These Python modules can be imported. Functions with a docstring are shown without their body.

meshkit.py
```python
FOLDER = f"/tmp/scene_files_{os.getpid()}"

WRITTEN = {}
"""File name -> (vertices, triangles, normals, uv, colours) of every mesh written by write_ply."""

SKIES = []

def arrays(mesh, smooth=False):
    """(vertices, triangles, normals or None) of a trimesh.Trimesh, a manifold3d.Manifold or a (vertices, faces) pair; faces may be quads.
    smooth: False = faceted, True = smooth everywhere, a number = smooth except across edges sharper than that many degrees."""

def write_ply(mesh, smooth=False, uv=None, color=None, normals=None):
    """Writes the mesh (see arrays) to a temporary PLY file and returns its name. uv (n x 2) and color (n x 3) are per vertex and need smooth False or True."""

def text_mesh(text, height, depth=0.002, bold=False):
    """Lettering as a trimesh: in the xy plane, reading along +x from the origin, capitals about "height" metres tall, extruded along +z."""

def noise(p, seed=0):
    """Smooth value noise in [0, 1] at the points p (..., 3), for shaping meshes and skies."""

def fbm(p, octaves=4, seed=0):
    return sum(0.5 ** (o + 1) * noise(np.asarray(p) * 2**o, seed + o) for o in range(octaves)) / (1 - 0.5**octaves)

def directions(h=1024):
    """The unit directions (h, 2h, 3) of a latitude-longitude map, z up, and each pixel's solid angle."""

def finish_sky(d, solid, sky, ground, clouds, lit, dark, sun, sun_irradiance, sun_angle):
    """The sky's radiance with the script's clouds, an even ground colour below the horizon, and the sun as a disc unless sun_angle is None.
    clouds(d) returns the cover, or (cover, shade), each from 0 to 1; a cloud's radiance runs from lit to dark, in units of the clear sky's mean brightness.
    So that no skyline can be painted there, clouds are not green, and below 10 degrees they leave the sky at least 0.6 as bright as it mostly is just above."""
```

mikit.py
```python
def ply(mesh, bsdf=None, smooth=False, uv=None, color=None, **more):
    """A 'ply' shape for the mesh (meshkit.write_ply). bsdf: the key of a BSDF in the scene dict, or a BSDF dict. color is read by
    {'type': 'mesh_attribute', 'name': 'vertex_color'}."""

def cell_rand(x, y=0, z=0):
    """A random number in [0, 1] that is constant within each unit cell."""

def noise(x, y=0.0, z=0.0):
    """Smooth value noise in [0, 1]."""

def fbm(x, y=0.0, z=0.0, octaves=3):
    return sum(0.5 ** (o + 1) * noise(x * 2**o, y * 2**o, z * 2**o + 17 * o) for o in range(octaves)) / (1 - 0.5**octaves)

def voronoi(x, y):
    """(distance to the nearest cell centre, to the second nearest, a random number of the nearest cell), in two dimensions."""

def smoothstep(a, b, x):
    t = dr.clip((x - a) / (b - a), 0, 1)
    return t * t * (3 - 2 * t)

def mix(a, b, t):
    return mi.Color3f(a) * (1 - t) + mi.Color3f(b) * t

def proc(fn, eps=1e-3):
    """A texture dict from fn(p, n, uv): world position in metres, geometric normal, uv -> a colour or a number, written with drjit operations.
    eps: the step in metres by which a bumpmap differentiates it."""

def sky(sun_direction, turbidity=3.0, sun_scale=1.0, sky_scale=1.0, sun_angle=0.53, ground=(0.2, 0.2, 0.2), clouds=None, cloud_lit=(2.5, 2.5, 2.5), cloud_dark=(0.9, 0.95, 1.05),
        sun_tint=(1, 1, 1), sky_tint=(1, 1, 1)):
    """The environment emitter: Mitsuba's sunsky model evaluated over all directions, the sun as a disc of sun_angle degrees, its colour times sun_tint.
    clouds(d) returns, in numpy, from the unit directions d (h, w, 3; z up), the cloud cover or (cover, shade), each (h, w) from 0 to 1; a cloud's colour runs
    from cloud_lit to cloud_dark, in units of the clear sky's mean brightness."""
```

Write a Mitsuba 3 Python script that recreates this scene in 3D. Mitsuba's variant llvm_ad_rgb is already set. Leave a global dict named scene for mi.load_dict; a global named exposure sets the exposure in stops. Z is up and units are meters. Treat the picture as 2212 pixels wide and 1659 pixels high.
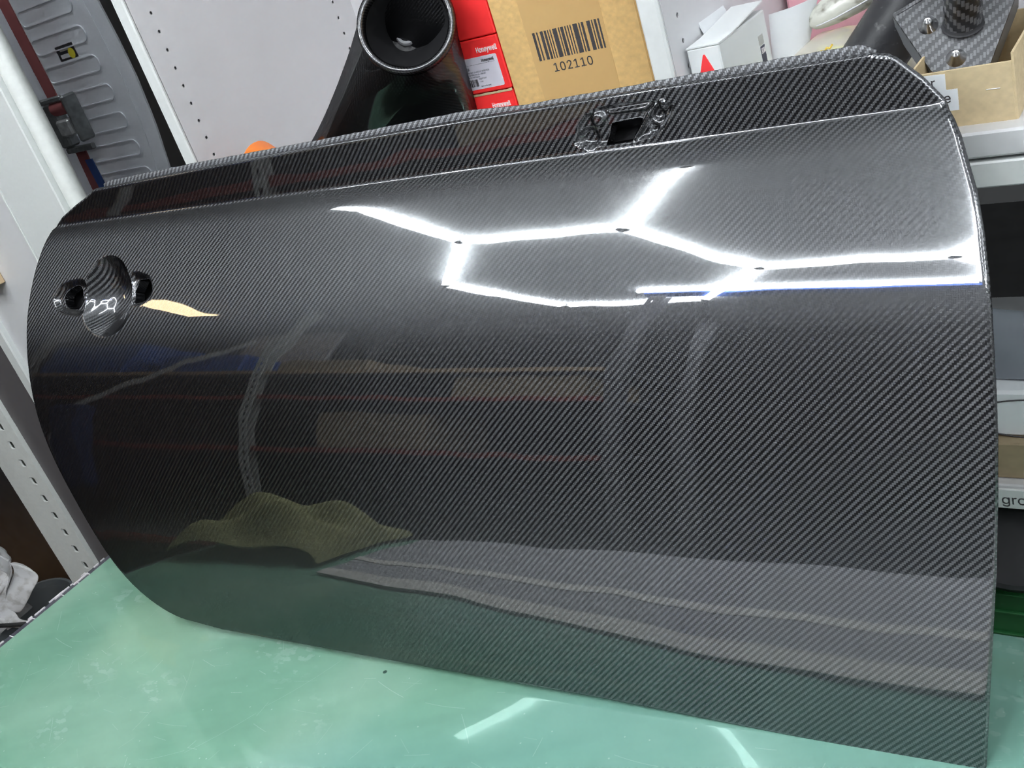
import math, random
import numpy as np, trimesh, mitsuba as mi, drjit as dr, mikit, meshkit, shapely
import manifold3d as m3
from shapely.geometry import Polygon, Point, box as sbox
from scipy.interpolate import PchipInterpolator, CubicSpline
from scipy.spatial import Delaunay
from mikit import proc, noise, fbm, voronoi, cell_rand, smoothstep, mix
T = mi.ScalarTransform4f
random.seed(7); rng = np.random.default_rng(7)
scene, labels = {}, {}

# ------------------------------------------------------------------ camera, light, exposure
# lengths below are written with z = 0 on the workbench top; everything is lifted by TZ so that the floor is z = 0
TZ = 0.88
H = 0.76                                    # camera height over the bench
EYE = np.array([0.0, 0.0, H + TZ])
FWD = np.array([-0.58922, 0.68523, -0.42811]); UP = np.array([-0.01404, 0.52109, 0.85338])
scene['camera'] = {'type': 'perspective', 'fov': math.degrees(2 * math.atan(1106 / 2200.0)), 'fov_axis': 'x', 'near_clip': 0.02, 'far_clip': 60.0,
                   'to_world': T().look_at(origin=EYE.tolist(), target=(EYE + FWD).tolist(), up=UP.tolist())}
exposure = 0.0
LED = [46.0, 48.5, 50.0]                    # radiance of the ceiling tubes
WARM = [16.0, 11.5, 6.5]                    # radiance of the warm tube over the rear rack
CEIL = 1.46

# ------------------------------------------------------------------ helpers
def tag(key, label=None, cat=None, group=None, kind=None):
    d = labels.setdefault(key, {})
    for k, v in (('label', label), ('category', cat), ('group', group), ('kind', kind)):
        if v: d[k] = v
    return key
def free(key):
    if key not in scene and key not in labels and not any(k.startswith(key + '__') for k in scene): return key
    i = 1
    while f'{key}_{i:03d}' in scene or f'{key}_{i:03d}' in labels or any(k.startswith(f'{key}_{i:03d}__') for k in scene): i += 1
    return f'{key}_{i:03d}'
def lift(m):
    if hasattr(m, 'to_mesh'):
        mm = m.to_mesh(); m = (mm.vert_properties[:, :3], mm.tri_verts)
    if isinstance(m, tuple): m = trimesh.Trimesh(np.asarray(m[0], float), np.asarray(m[1], int), process=False)
    m = m.copy(); m.vertices = np.asarray(m.vertices) + [0, 0, TZ]
    return m
def thing(name, label, cat, group=None):
    key = free(name); tag(key, label, cat, group); return key
def put(name, mesh, bsdf, parent=None, smooth=False, label=None, uv=None, **more):
    key = free(f'{parent}__{name}' if parent else name)
    scene[key] = mikit.ply(lift(mesh), bsdf, smooth, uv=uv, **more)
    if label: tag(key, label)
    return key
def whole(name, mesh, bsdf, label, cat, group=None, smooth=False, uv=None):
    key = put(name, mesh, bsdf, None, smooth, uv=uv); tag(key, label, cat, group); return key
def struct(name, mesh, bsdf, smooth=False):
    key = put(name, mesh, bsdf, None, smooth); tag(key, kind='structure'); return key
cat = trimesh.util.concatenate
def bx(x0, x1, y0, y1, z0, z1, b=0.0):
    e = np.array([x1 - x0, y1 - y0, z1 - z0]); c = [(x0 + x1) / 2, (y0 + y1) / 2, (z0 + z1) / 2]
    if b <= 0:
        m = trimesh.creation.box(e)
    else:
        h = e / 2; pts = []
        for sx in (-1, 1):
            for sy in (-1, 1):
                for sz in (-1, 1):
                    for k in range(3):
                        q = h - b; q[k] = h[k]; pts.append(q * [sx, sy, sz])
        m = trimesh.convex.convex_hull(np.array(pts))
    m.apply_translation(c); return m
def obox(c, ax, ay, az, e):
    """box with half sizes e along the given axes"""
    m = trimesh.creation.box(2 * np.array(e)); M = np.eye(4); M[:3, 0], M[:3, 1], M[:3, 2], M[:3, 3] = ax, ay, az, c
    m.apply_transform(M); return m
def frame(m, o, ax, ay):
    ax = np.array(ax, float) / np.linalg.norm(ax); ay = np.array(ay, float); ay -= ax * (ax @ ay); ay /= np.linalg.norm(ay)
    M = np.eye(4); M[:3, 0], M[:3, 1], M[:3, 2], M[:3, 3] = ax, ay, np.cross(ax, ay), o
    m = m.copy(); m.apply_transform(M); return m
def extr(poly, d, o=(0, 0, 0), ax=(1, 0, 0), ay=(0, 0, 1)):
    """polygon in the (ax, ay) plane at o, extruded by d along ax x ay (for the defaults: towards -y, the viewer)"""
    return frame(trimesh.creation.extrude_polygon(poly, d, engine='earcut'), o, ax, ay)
def text(s, h, o, ax=(1, 0, 0), ay=(0, 0, 1), depth=0.0004, bold=False, width=None):
    m = meshkit.text_mesh(s, h, depth, bold)
    if width: m.apply_scale([width / m.extents[0], 1, 1])
    return frame(m, o, ax, ay)
def rr(x0, y0, x1, y1, r, n=4): return sbox(x0 + r, y0 + r, x1 - r, y1 - r).buffer(r, quad_segs=n)
def loft(rings, closed=True, cap0=False, cap1=False):
    rings = [np.asarray(r, float) for r in rings]; n = len(rings[0]); V = np.vstack(rings); F = []
    for i in range(len(rings) - 1):
        for j in range(n if closed else n - 1):
            a, b = i * n + j, i * n + (j + 1) % n; F += [[a, b, b + n], [a, b + n, a + n]]
    V = list(V)
    for flag, base in ((cap0, 0), (cap1, (len(rings) - 1) * n)):
        if flag:
            V.append(np.mean(rings[0 if base == 0 else -1], 0)); k = len(V) - 1
            for j in range(n): F.append([base + j, base + (j + 1) % n, k] if base else [base + (j + 1) % n, base + j, k])
    return trimesh.Trimesh(np.array(V), np.array(F), process=False)
def ring(c, a, b, ra, rb=None, n=32):
    t = np.arange(n) * 2 * np.pi / n; rb = ra if rb is None else rb
    return np.asarray(c) + ra * np.cos(t)[:, None] * np.asarray(a) + rb * np.sin(t)[:, None] * np.asarray(b)
def basis(d):
    d = np.array(d, float); d /= np.linalg.norm(d); a = np.cross(d, [0, 0, 1.0])
    if np.linalg.norm(a) < 1e-3: a = np.array([1.0, 0, 0])
    a /= np.linalg.norm(a); return d, a, np.cross(a, d)
def tube(p, r, n=10):
    p = np.asarray(p, float); r = np.full(len(p), r) if np.isscalar(r) else r; R = []
    for i in range(len(p)):
        d, a, b = basis(p[min(i + 1, len(p) - 1)] - p[max(i - 1, 0)]); R.append(ring(p[i], a, b, r[i], n=n))
    return loft(R, True, True, True)
def lathe(prof, o, axis, n=32):
    d, a, b = basis(axis); return loft([ring(np.asarray(o) + d * z, a, b, max(r, 1e-5), n=n) for r, z in prof])
def sheet(P, th):
    """a grid of points (n, m, 3) given a thickness"""
    P = np.asarray(P, float); n, m = P.shape[:2]
    N = np.cross(np.gradient(P, axis=0), np.gradient(P, axis=1)); N /= np.maximum(np.linalg.norm(N, axis=2, keepdims=True), 1e-12)
    V = np.vstack([(P + N * th / 2).reshape(-1, 3), (P - N * th / 2).reshape(-1, 3)]); F = []; k = n * m
    for i in range(n - 1):
        for j in range(m - 1):
            a = i * m + j; F += [[a, a + m, a + m + 1], [a, a + m + 1, a + 1], [k + a, k + a + m + 1, k + a + m], [k + a, k + a + 1, k + a + m + 1]]
    loop = [(0, j) for j in range(m)] + [(i, m - 1) for i in range(1, n)] + [(n - 1, j) for j in range(m - 2, -1, -1)] + [(i, 0) for i in range(n - 2, 0, -1)]
    loop = [i * m + j for i, j in loop]
    for a, b in zip(loop, loop[1:] + loop[:1]): F += [[a, b, k + b], [a, k + b, k + a]]
    return trimesh.Trimesh(V, np.array(F), process=False)

# ------------------------------------------------------------------ materials
def plain(key, c, rough=0.5, spec=0.5, **more):
    scene[key] = {'type': 'twosided', 'bsdf': {'type': 'principled', 'base_color': {'type': 'rgb', 'value': list(c)}, 'roughness': rough, 'specular': spec, **more}}
    return key
def textured(key, fn, rough=0.6, spec=0.4, **more):
    scene[key] = {'type': 'twosided', 'bsdf': {'type': 'principled', 'base_color': proc(fn), 'roughness': rough, 'specular': spec, **more}}
    return key
def grainy(key, c, amp=0.08, scale=60.0, **kw):
    c = list(c)
    return textured(key, lambda p, n, uv: mi.Color3f(c) * (1 + amp * (2 * fbm(p.x * scale, p.y * scale, p.z * scale) - 1)), **kw)
def twill(uv, tow, light, dark, gap=0.07):
    """2x2 twill of carbon tows, uv in metres: light warp over dark weft"""
    u, v = uv.x / tow, uv.y / tow
    i, j = dr.floor(u), dr.floor(v); fu, fv = u - i, v - j
    k = (i - j) * 0.25; k = (k - dr.floor(k)) * 4
    up = k < 1.9
    fibre = 0.86 + 0.28 * noise(dr.select(up, u * 9.0, i * 3.1 + u * 0.6), dr.select(up, v * 0.6 + j * 1.7, v * 9.0), 3.0)
    toww = 0.9 + 0.2 * dr.select(up, cell_rand(i, 3, 5), cell_rand(j, 9, 2))
    edge = dr.select(up, dr.minimum(fu, 1 - fu), dr.minimum(fv, 1 - fv))
    c = dr.select(up, mi.Color3f(light), mi.Color3f(dark)) * fibre * toww
    return dr.select(edge < gap, c * 0.0 + mi.Color3f(dark) * 0.7, c)
def twill_weft(uv, tow):
    """1 where the horizontal weft tow lies on top"""
    i, j = dr.floor(uv.x / tow), dr.floor(uv.y / tow); k = (i - j) * 0.25; k = (k - dr.floor(k)) * 4
    return dr.select(k < 1.9, 1.0, 0.0)
def tow_tone(uv, tow, weft):
    u, v = uv.x / tow, uv.y / tow; i, j = dr.floor(u), dr.floor(v); fu, fv = u - i, v - j
    f = noise(u * 0.7 + j * 3.3, v * 11.0, 1.0) if weft else noise(u * 11.0, v * 0.7 + i * 3.3, 2.0)
    t = cell_rand(j, 9, 2) if weft else cell_rand(i, 3, 5)
    e = dr.minimum(fv, 1 - fv) if weft else dr.minimum(fu, 1 - fu)
    return (0.80 + 0.4 * f) * (0.92 + 0.16 * t) * (0.55 + 0.45 * smoothstep(0.02, 0.10, e))
def carbon(key, tow, light, dark, ior=1.75, smooth=True, rough=0.12):
    d = {'type': 'plastic', 'int_ior': ior, 'nonlinear': False} if smooth else {'type': 'roughplastic', 'int_ior': ior, 'alpha': rough}
    scene[key] = {'type': 'twosided', 'bsdf': {**d, 'diffuse_reflectance': proc(lambda p, n, uv: twill(uv, tow, light, dark))}}
    return key
def lacquered_carbon(key, tow, refl, along, across, coat_ior):
    """tows as bundles of bright fibres (narrow gloss along, wide gloss across the fibre) under clear lacquer"""
    def fibre(weft, au, av, rf): return {'type': 'roughconductor', 'material': 'none', 'distribution': 'beckmann', 'alpha_u': au, 'alpha_v': av, 'specular_reflectance': proc(lambda p, n, uv: mi.Color3f(rf) * tow_tone(uv, tow, weft))}
    scene[key] = {'type': 'twosided', 'bsdf': {'type': 'blendbsdf', 'weight': 0.5,
        'a': {'type': 'plastic', 'int_ior': coat_ior, 'diffuse_reflectance': {'type': 'rgb', 'value': [0.006, 0.006, 0.007]}},
        'b': {'type': 'blendbsdf', 'weight': proc(lambda p, n, uv: twill_weft(uv, tow)), 'a': fibre(False, across, along, refl[0]), 'b': fibre(True, along, across, refl[1])}}}
    return key
lacquered_carbon('mat_carbon_door', 0.00165, ((0.082, 0.083, 0.087), (0.14, 0.142, 0.148)), 0.11, 0.72, 2.7)
carbon('mat_carbon_flange', 0.00175, (0.23, 0.235, 0.25), (0.03, 0.03, 0.034), ior=1.5, smooth=False, rough=0.3)
lacquered_carbon('mat_carbon_duct', 0.0014, ((0.07, 0.07, 0.073), (0.07, 0.07, 0.073)), 0.13, 0.48, 2.7)
carbon('mat_carbon_plate', 0.0026, (0.16, 0.162, 0.17), (0.06, 0.06, 0.064), ior=1.5, smooth=False, rough=0.22)
carbon('mat_carbon_tube', 0.0034, (0.10, 0.10, 0.105), (0.012, 0.012, 0.013), ior=1.6, smooth=False, rough=0.06)
plain('mat_fitting', (0.17, 0.17, 0.18), 0.4); plain('mat_carbon_back', (0.02, 0.02, 0.022), 0.6, 0.3)
scene['mat_duct_inside'] = {'type': 'twosided', 'bsdf': {'type': 'bumpmap', 'scale': 1.0, 'arbitrary': proc(lambda p, n, uv: 0.0005 * fbm(p.x * 260, p.y * 260, p.z * 260, 2), eps=5e-4), 'bsdf': {'type': 'principled', 'base_color': {'type': 'rgb', 'value': [0.014, 0.014, 0.015]}, 'roughness': 0.42, 'specular': 0.3}}}

def bench_colour(p, n, uv):
    cloud = fbm(p.x * 7, p.y * 7, 1.0, 4); fine = fbm(p.x * 38, p.y * 60, 4.0, 3); streak = fbm(p.x * 9 + p.y * 6, p.y * 40 - p.x * 22, 2.0, 3)
    c = mix((0.245, 0.49, 0.35), (0.335, 0.575, 0.43), smoothstep(0.25, 0.75, cloud)) * (0.93 + 0.14 * streak) * (0.97 + 0.06 * fine)
    c = mix(c, mi.Color3f(0.20, 0.47, 0.46), 0.35 * smoothstep(0.55, 0.75, fbm(p.x * 2.6 + 9, p.y * 2.6, 7.0, 2)))
    c = mix(c, mi.Color3f(0.36, 0.60, 0.40), 0.5 * smoothstep(0.6, 0.75, fbm(p.x * 3.1, p.y * 3.1 + 4, 11.0, 2)))
    s = mi.Float(0)
    for k, (ang, w) in enumerate(((0.5, 0.16), (1.0, 0.11), (2.3, 0.13), (-0.35, 0.09), (1.5, 0.075), (0.15, 0.06))):   # scratches in the lacquer
        ca, sa = math.cos(ang), math.sin(ang); a, b = (p.x * ca + p.y * sa) / w, (-p.x * sa + p.y * ca) / (w * 0.5)
        i, j = dr.floor(a), dr.floor(b); fa, fb = a - i - 0.5, b - j - 0.5
        y0 = (cell_rand(i, j, 3 + k) - 0.5) * 0.5; tilt = (cell_rand(i, j, 13 + k) - 0.5) * 0.9; ln = 0.08 + 0.38 * cell_rand(i, j, 23 + k) ** 2
        on = dr.select(cell_rand(i, j, 33 + k) > 0.78, 1.0, 0.0) * (0.15 + 0.6 * cell_rand(i, j, 43 + k))
        s = dr.maximum(s, on * dr.select(dr.abs(fa) < ln, 1.0, 0.0) * (1 - smoothstep(0.0002, 0.0007, dr.abs(fb - y0 - tilt * fa - 0.25 * fa * fa) * w * 0.5)))
    d1, _, r1 = voronoi(p.x * 34, p.y * 34)
    s = dr.maximum(s, dr.select(r1 > 0.72, 1 - smoothstep(0.02, 0.045, d1), 0.0))
    d2, _, r2 = voronoi(p.x * 9 + 3, p.y * 9)
    wide = dr.select(r2 > 0.55, 1 - smoothstep(0.10, 0.45, d2), 0.0) * smoothstep(0.56, 0.7, fbm(p.x * 90, p.y * 140, 5.0, 3)) * 0.5
    c = mix(c, mi.Color3f(0.62, 0.82, 0.74), 0.55 * dr.maximum(s, wide))
    d3, _, r3 = voronoi(p.x * 6 + 11, p.y * 6 + 5)
    return mix(c, mi.Color3f(0.05, 0.10, 0.08), dr.select(r3 > 0.8, 1 - smoothstep(0.012, 0.02, d3), 0.0))
scene['mat_bench'] = {'type': 'twosided', 'bsdf': {'type': 'bumpmap', 'scale': 1.0, 'arbitrary': proc(lambda p, n, uv: 0.00022 * fbm(p.x * 11, p.y * 11, 3.0, 2), eps=2e-3),
                      'bsdf': {'type': 'blendbsdf', 'weight': 0.35, 'a': {'type': 'diffuse', 'reflectance': proc(bench_colour)}, 'b': {'type': 'plastic', 'int_ior': 2.6, 'diffuse_reflectance': {'type': 'rgb', 'value': [0.01, 0.02, 0.015]}}}}}
plain('mat_bench_edge', (0.055, 0.055, 0.07), 0.35)
plain('mat_flake', (0.75, 0.72, 0.74), 0.6)
plain('mat_steel_dark', (0.12, 0.12, 0.13), 0.5)
grainy('mat_white', (0.66, 0.68, 0.67), 0.03, 220.0, rough=0.38, spec=0.4)
grainy('mat_white_post', (0.76, 0.785, 0.755), 0.05, 150.0, rough=0.4)
grainy('mat_panel', (0.62, 0.62, 0.635), 0.03, 12.0, rough=0.5)
grainy('mat_grey_panel', (0.10, 0.092, 0.095), 0.04, 200.0, rough=0.5)
grainy('mat_board', (0.56, 0.56, 0.57), 0.05, 26.0, rough=0.45)
plain('mat_black', (0.012, 0.012, 0.014), 0.45)
grainy('mat_black_plastic', (0.02, 0.02, 0.021), 0.3, 30.0, rough=0.35)
grainy('mat_tank', (0.76, 0.79, 0.84), 0.03, 300.0, rough=0.4)
plain('mat_strap', (0.15, 0.045, 0.045), 0.85, 0.2); plain('mat_strap_blue', (0.02, 0.045, 0.14), 0.85, 0.2)
grainy('mat_buckle', (0.17, 0.18, 0.18), 0.5, 70.0, rough=0.35, metallic=0.7)
plain('mat_silver', (0.7, 0.7, 0.7), 0.2, metallic=1.0)
grainy('mat_card', (0.62, 0.40, 0.165), 0.16, 260.0, rough=0.75, spec=0.2)
grainy('mat_card_pale', (0.52, 0.41, 0.25), 0.10, 240.0, rough=0.75, spec=0.2)
grainy('mat_card_dark', (0.30, 0.235, 0.15), 0.10, 160.0, rough=0.8, spec=0.2)
plain('mat_tape', (0.56, 0.355, 0.15), 0.22, 0.5)
grainy('mat_red_box', (0.92, 0.036, 0.036), 0.04, 90.0, rough=0.4, spec=0.4)
plain('mat_ink_white', (0.85, 0.80, 0.80), 0.6); plain('mat_ink', (0.035, 0.032, 0.035), 0.5); plain('mat_ink_grey', (0.22, 0.22, 0.25), 0.6)
plain('mat_sticker', (0.66, 0.64, 0.72), 0.5)
plain('mat_paper', (0.72, 0.74, 0.76), 0.7, 0.2); plain('mat_carton', (0.70, 0.72, 0.72), 0.5, 0.3); plain('mat_navy', (0.02, 0.02, 0.04), 0.5)
plain('mat_red_print', (0.85, 0.04, 0.045), 0.5); plain('mat_grey_print', (0.42, 0.42, 0.40), 0.6)
plain('mat_pink', (0.80, 0.42, 0.48), 0.5); plain('mat_orange', (0.86, 0.21, 0.03), 0.4)
textured('mat_shoe', lambda p, n, uv: mix((0.62, 0.62, 0.55), (0.16, 0.14, 0.10), smoothstep(0.5, 0.72, fbm(p.x * 60, p.y * 60, p.z * 60, 4))), 0.3, 0.6)
textured('mat_shoe_rear', lambda p, n, uv: mix((0.42, 0.07, 0.035), (0.07, 0.06, 0.05), smoothstep(0.42, 0.6, fbm(p.x * 50, p.y * 50, p.z * 50, 3))), 0.35, 0.5)
textured('mat_film', lambda p, n, uv: mix((0.66, 0.65, 0.36), (0.52, 0.48, 0.40), smoothstep(0.4, 0.6, fbm(p.x * 30, p.y * 30, p.z * 30, 3))), 0.2, 0.6)
plain('mat_yellow', (0.72, 0.50, 0.08), 0.6)
textured('mat_rubber', lambda p, n, uv: mix((0.016, 0.016, 0.018), (0.10, 0.10, 0.10), smoothstep(0.66, 0.8, fbm(p.x * 120, p.y * 120, p.z * 120, 4)) * 0.8), 0.38, 0.5)
grainy('mat_crate', (0.018, 0.105, 0.032), 0.08, 80.0, rough=0.4)
plain('mat_bag', (0.22, 0.24, 0.27), 0.25, 0.6)
plain('mat_cable', (0.015, 0.016, 0.016), 0.4)
textured('mat_wood', lambda p, n, uv: mix((0.30, 0.145, 0.045), (0.36, 0.19, 0.07), fbm(p.x * 12, p.y * 90, p.z * 12, 3)), 0.5, 0.4)
textured('mat_block', lambda p, n, uv: mix((0.46, 0.32, 0.19), (0.60, 0.45, 0.29), fbm(p.x * 30, p.y * 30, p.z * 160, 3)), 0.6, 0.3)
textured('mat_rag', lambda p, n, uv: mix((0.80, 0.80, 0.81), (0.58, 0.57, 0.56), smoothstep(0.45, 0.75, fbm(p.x * 55, p.y * 55, p.z * 55, 4))), 0.9, 0.1)
plain('mat_tub', (0.20, 0.22, 0.23), 0.3)
plain('mat_blue', (0.02, 0.09, 0.38), 0.4); plain('mat_sky_blue', (0.06, 0.16, 0.62), 0.6); plain('mat_denim', (0.02, 0.035, 0.10), 0.9, 0.1)
plain('mat_red_beam', (0.30, 0.05, 0.04), 0.5); plain('mat_grey_cloth', (0.36, 0.36, 0.375), 0.95, 0.1); plain('mat_cloth_hem', (0.80, 0.78, 0.72), 0.95, 0.1)
textured('mat_olive', lambda p, n, uv: mi.Color3f(0.27, 0.27, 0.13) * (0.85 + 0.3 * fbm(p.x * 120, p.y * 120, p.z * 120, 3)), 0.95, 0.1)
plain('mat_room_wall', (0.62, 0.62, 0.62), 0.9, 0.2); plain('mat_room_dark', (0.045, 0.043, 0.045), 0.8, 0.2)
plain('mat_ceiling', (0.72, 0.73, 0.74), 0.9, 0.2)
textured('mat_floor', lambda p, n, uv: mi.Color3f(0.10, 0.10, 0.10) * (0.8 + 0.4 * fbm(p.x * 9, p.y * 9, 0.0, 4)), 0.6, 0.4)

# ------------------------------------------------------------------ the room
struct('floor', bx(-7, 2.2, -1.7, 4.1, -TZ - 0.1, -TZ), 'mat_floor')
struct('ceiling', bx(-7, 2.2, -1.7, 4.1, CEIL, CEIL + 0.1), 'mat_ceiling')
struct('wall_back', bx(-7, 2.2, 4.0, 4.1, -TZ, CEIL), 'mat_room_wall')
struct('wall_front', bx(-7, 2.2, -1.7, -1.6, -TZ, CEIL), 'mat_room_dark')
struct('wall_left', bx(-7.1, -7, -1.7, 4.1, -TZ, CEIL), 'mat_room_wall')
struct('wall_right', bx(2.2, 2.3, -1.7, 4.1, -TZ, CEIL), 'mat_room_wall')

# ceiling light: honeycomb of LED tubes with a frame
def ceiling_light(label, ox=0.0, oy=0.0, power=1.0):
    t = thing('honeycomb_ceiling_light', label, 'ceiling light')
    L, cx, cy, z = 0.4476, -1.232 + ox, -0.524 + oy, CEIL - 0.022
    a = 2.103
    P = {k: np.array([cx + L * math.cos(a - i * math.pi / 3), cy + L * math.sin(a - i * math.pi / 3)]) for i, k in enumerate('BCHGFE')}
    d = lambda k: L * np.array([math.cos(a - k * math.pi / 3), math.sin(a - k * math.pi / 3)])
    P['A'] = P['B'] + d(0); P['D'] = P['C'] + d(1); P['I'] = P['H'] + d(2); P['J'] = P['I'] + d(1)
    bar0, bar1, bar2 = (np.array(v) + [ox, oy] for v in ([-1.17, -0.73], [-0.285, -0.805], [-0.20, 0.62]))
    def seg(p, q, gap):
        u = (q - p) / np.linalg.norm(q - p); n = np.array([-u[1], u[0], 0]); c = (p + q) / 2
        half = np.linalg.norm(q - p) / 2 - gap
        m = obox([c[0], c[1], z], [u[0], u[1], 0], n, [0, 0, 1], [half, 0.0125, 0.010])
        put('tube', m, 'mat_lamp', t, emitter={'type': 'area', 'radiance': {'type': 'rgb', 'value': [power * v for v in LED]}})
    for e in ('BC', 'CH', 'HG', 'GF', 'FE', 'EB', 'BA', 'CD', 'HI', 'IJ'): seg(P[e[0]], P[e[1]], 0.014)
    ik = P['I'] + d(3); ik = P['I'] + (ik - P['I']) * 0.6
    seg(P['I'], ik, 0.014); seg(bar0, bar1, 0.01); seg(bar1, bar2, 0.01)
    for k in P: put('connector', trimesh.creation.cylinder(0.014, 0.016, sections=12, transform=trimesh.transformations.translation_matrix([*P[k], z])), 'mat_white', t)
plain('mat_lamp', (0.8, 0.8, 0.8), 0.5)
ceiling_light('white honeycomb of LED tubes with straight frame tubes on the ceiling over the workbench')
ceiling_light('second white honeycomb of LED tubes on the ceiling, to the right of the workbench', 1.75, 0.15, 0.64)
whole('blue_ceiling_strip', obox([-0.70, -0.850, CEIL - 0.010], [0.995, -0.0985, 0], [0.0985, 0.995, 0], [0, 0, 1], [0.46, 0.030, 0.010]), 'mat_sky_blue', 'flat blue painted strip on the ceiling beside the honeycomb lamp', 'strip')

# ------------------------------------------------------------------ the carbon door
E_DEG = [7.0, 8.00, 10.49, 13.27, 18.03, 24.06, 31.37, 36.63]
KS = [-.03, .0, .12, .25, .38, .48, .57, .66]
CS = 0.735
SH, X0, XC, YAW, Y0 = -.021, -.6, -.86, .0617, .782
def profile():
    ks = KS + [CS - .036, CS - .022, CS]; ev = E_DEG + [E_DEG[-1] + 2.5, E_DEG[-1] + 7, E_DEG[-1] + 19]
    s = np.linspace(-.05, .95, 4001); e = PchipInterpolator(ks, ev)(np.clip(s, ks[0], ks[-1]))
    t = np.clip((s - CS) / .006, 0, 1); t = t * t * (3 - 2 * t); e = np.radians(e * (1 - t) + 8.0 * t); ds = s[1] - s[0]
    y = np.r_[0, np.cumsum(np.sin(e[1:]) + np.sin(e[:-1])) * ds / 2]; z = np.r_[0, np.cumsum(np.cos(e[1:]) + np.cos(e[:-1])) * ds / 2]
    return s * H, (y - np.interp(0, s, y)) * H, (z - np.interp(0, s, z)) * H
PS, PY, PZ = profile()
def door_point(x, s):
    dz = SH * (x - X0 * H)
    return np.stack([x, Y0 * H + np.interp(s, PS, PY) + YAW * (x - XC * H), np.interp(s, PS, PZ) + dz], -1)
def door_normal(x, s):
    h = 1e-3; dx = door_point(x + h, s) - door_point(x - h, s); ds = door_point(x, s + h) - door_point(x, s - h)
    n = np.cross(dx, ds); n /= np.linalg.norm(n, axis=-1, keepdims=True); return np.where(n[..., 1:2] > 0, -n, n)
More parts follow.
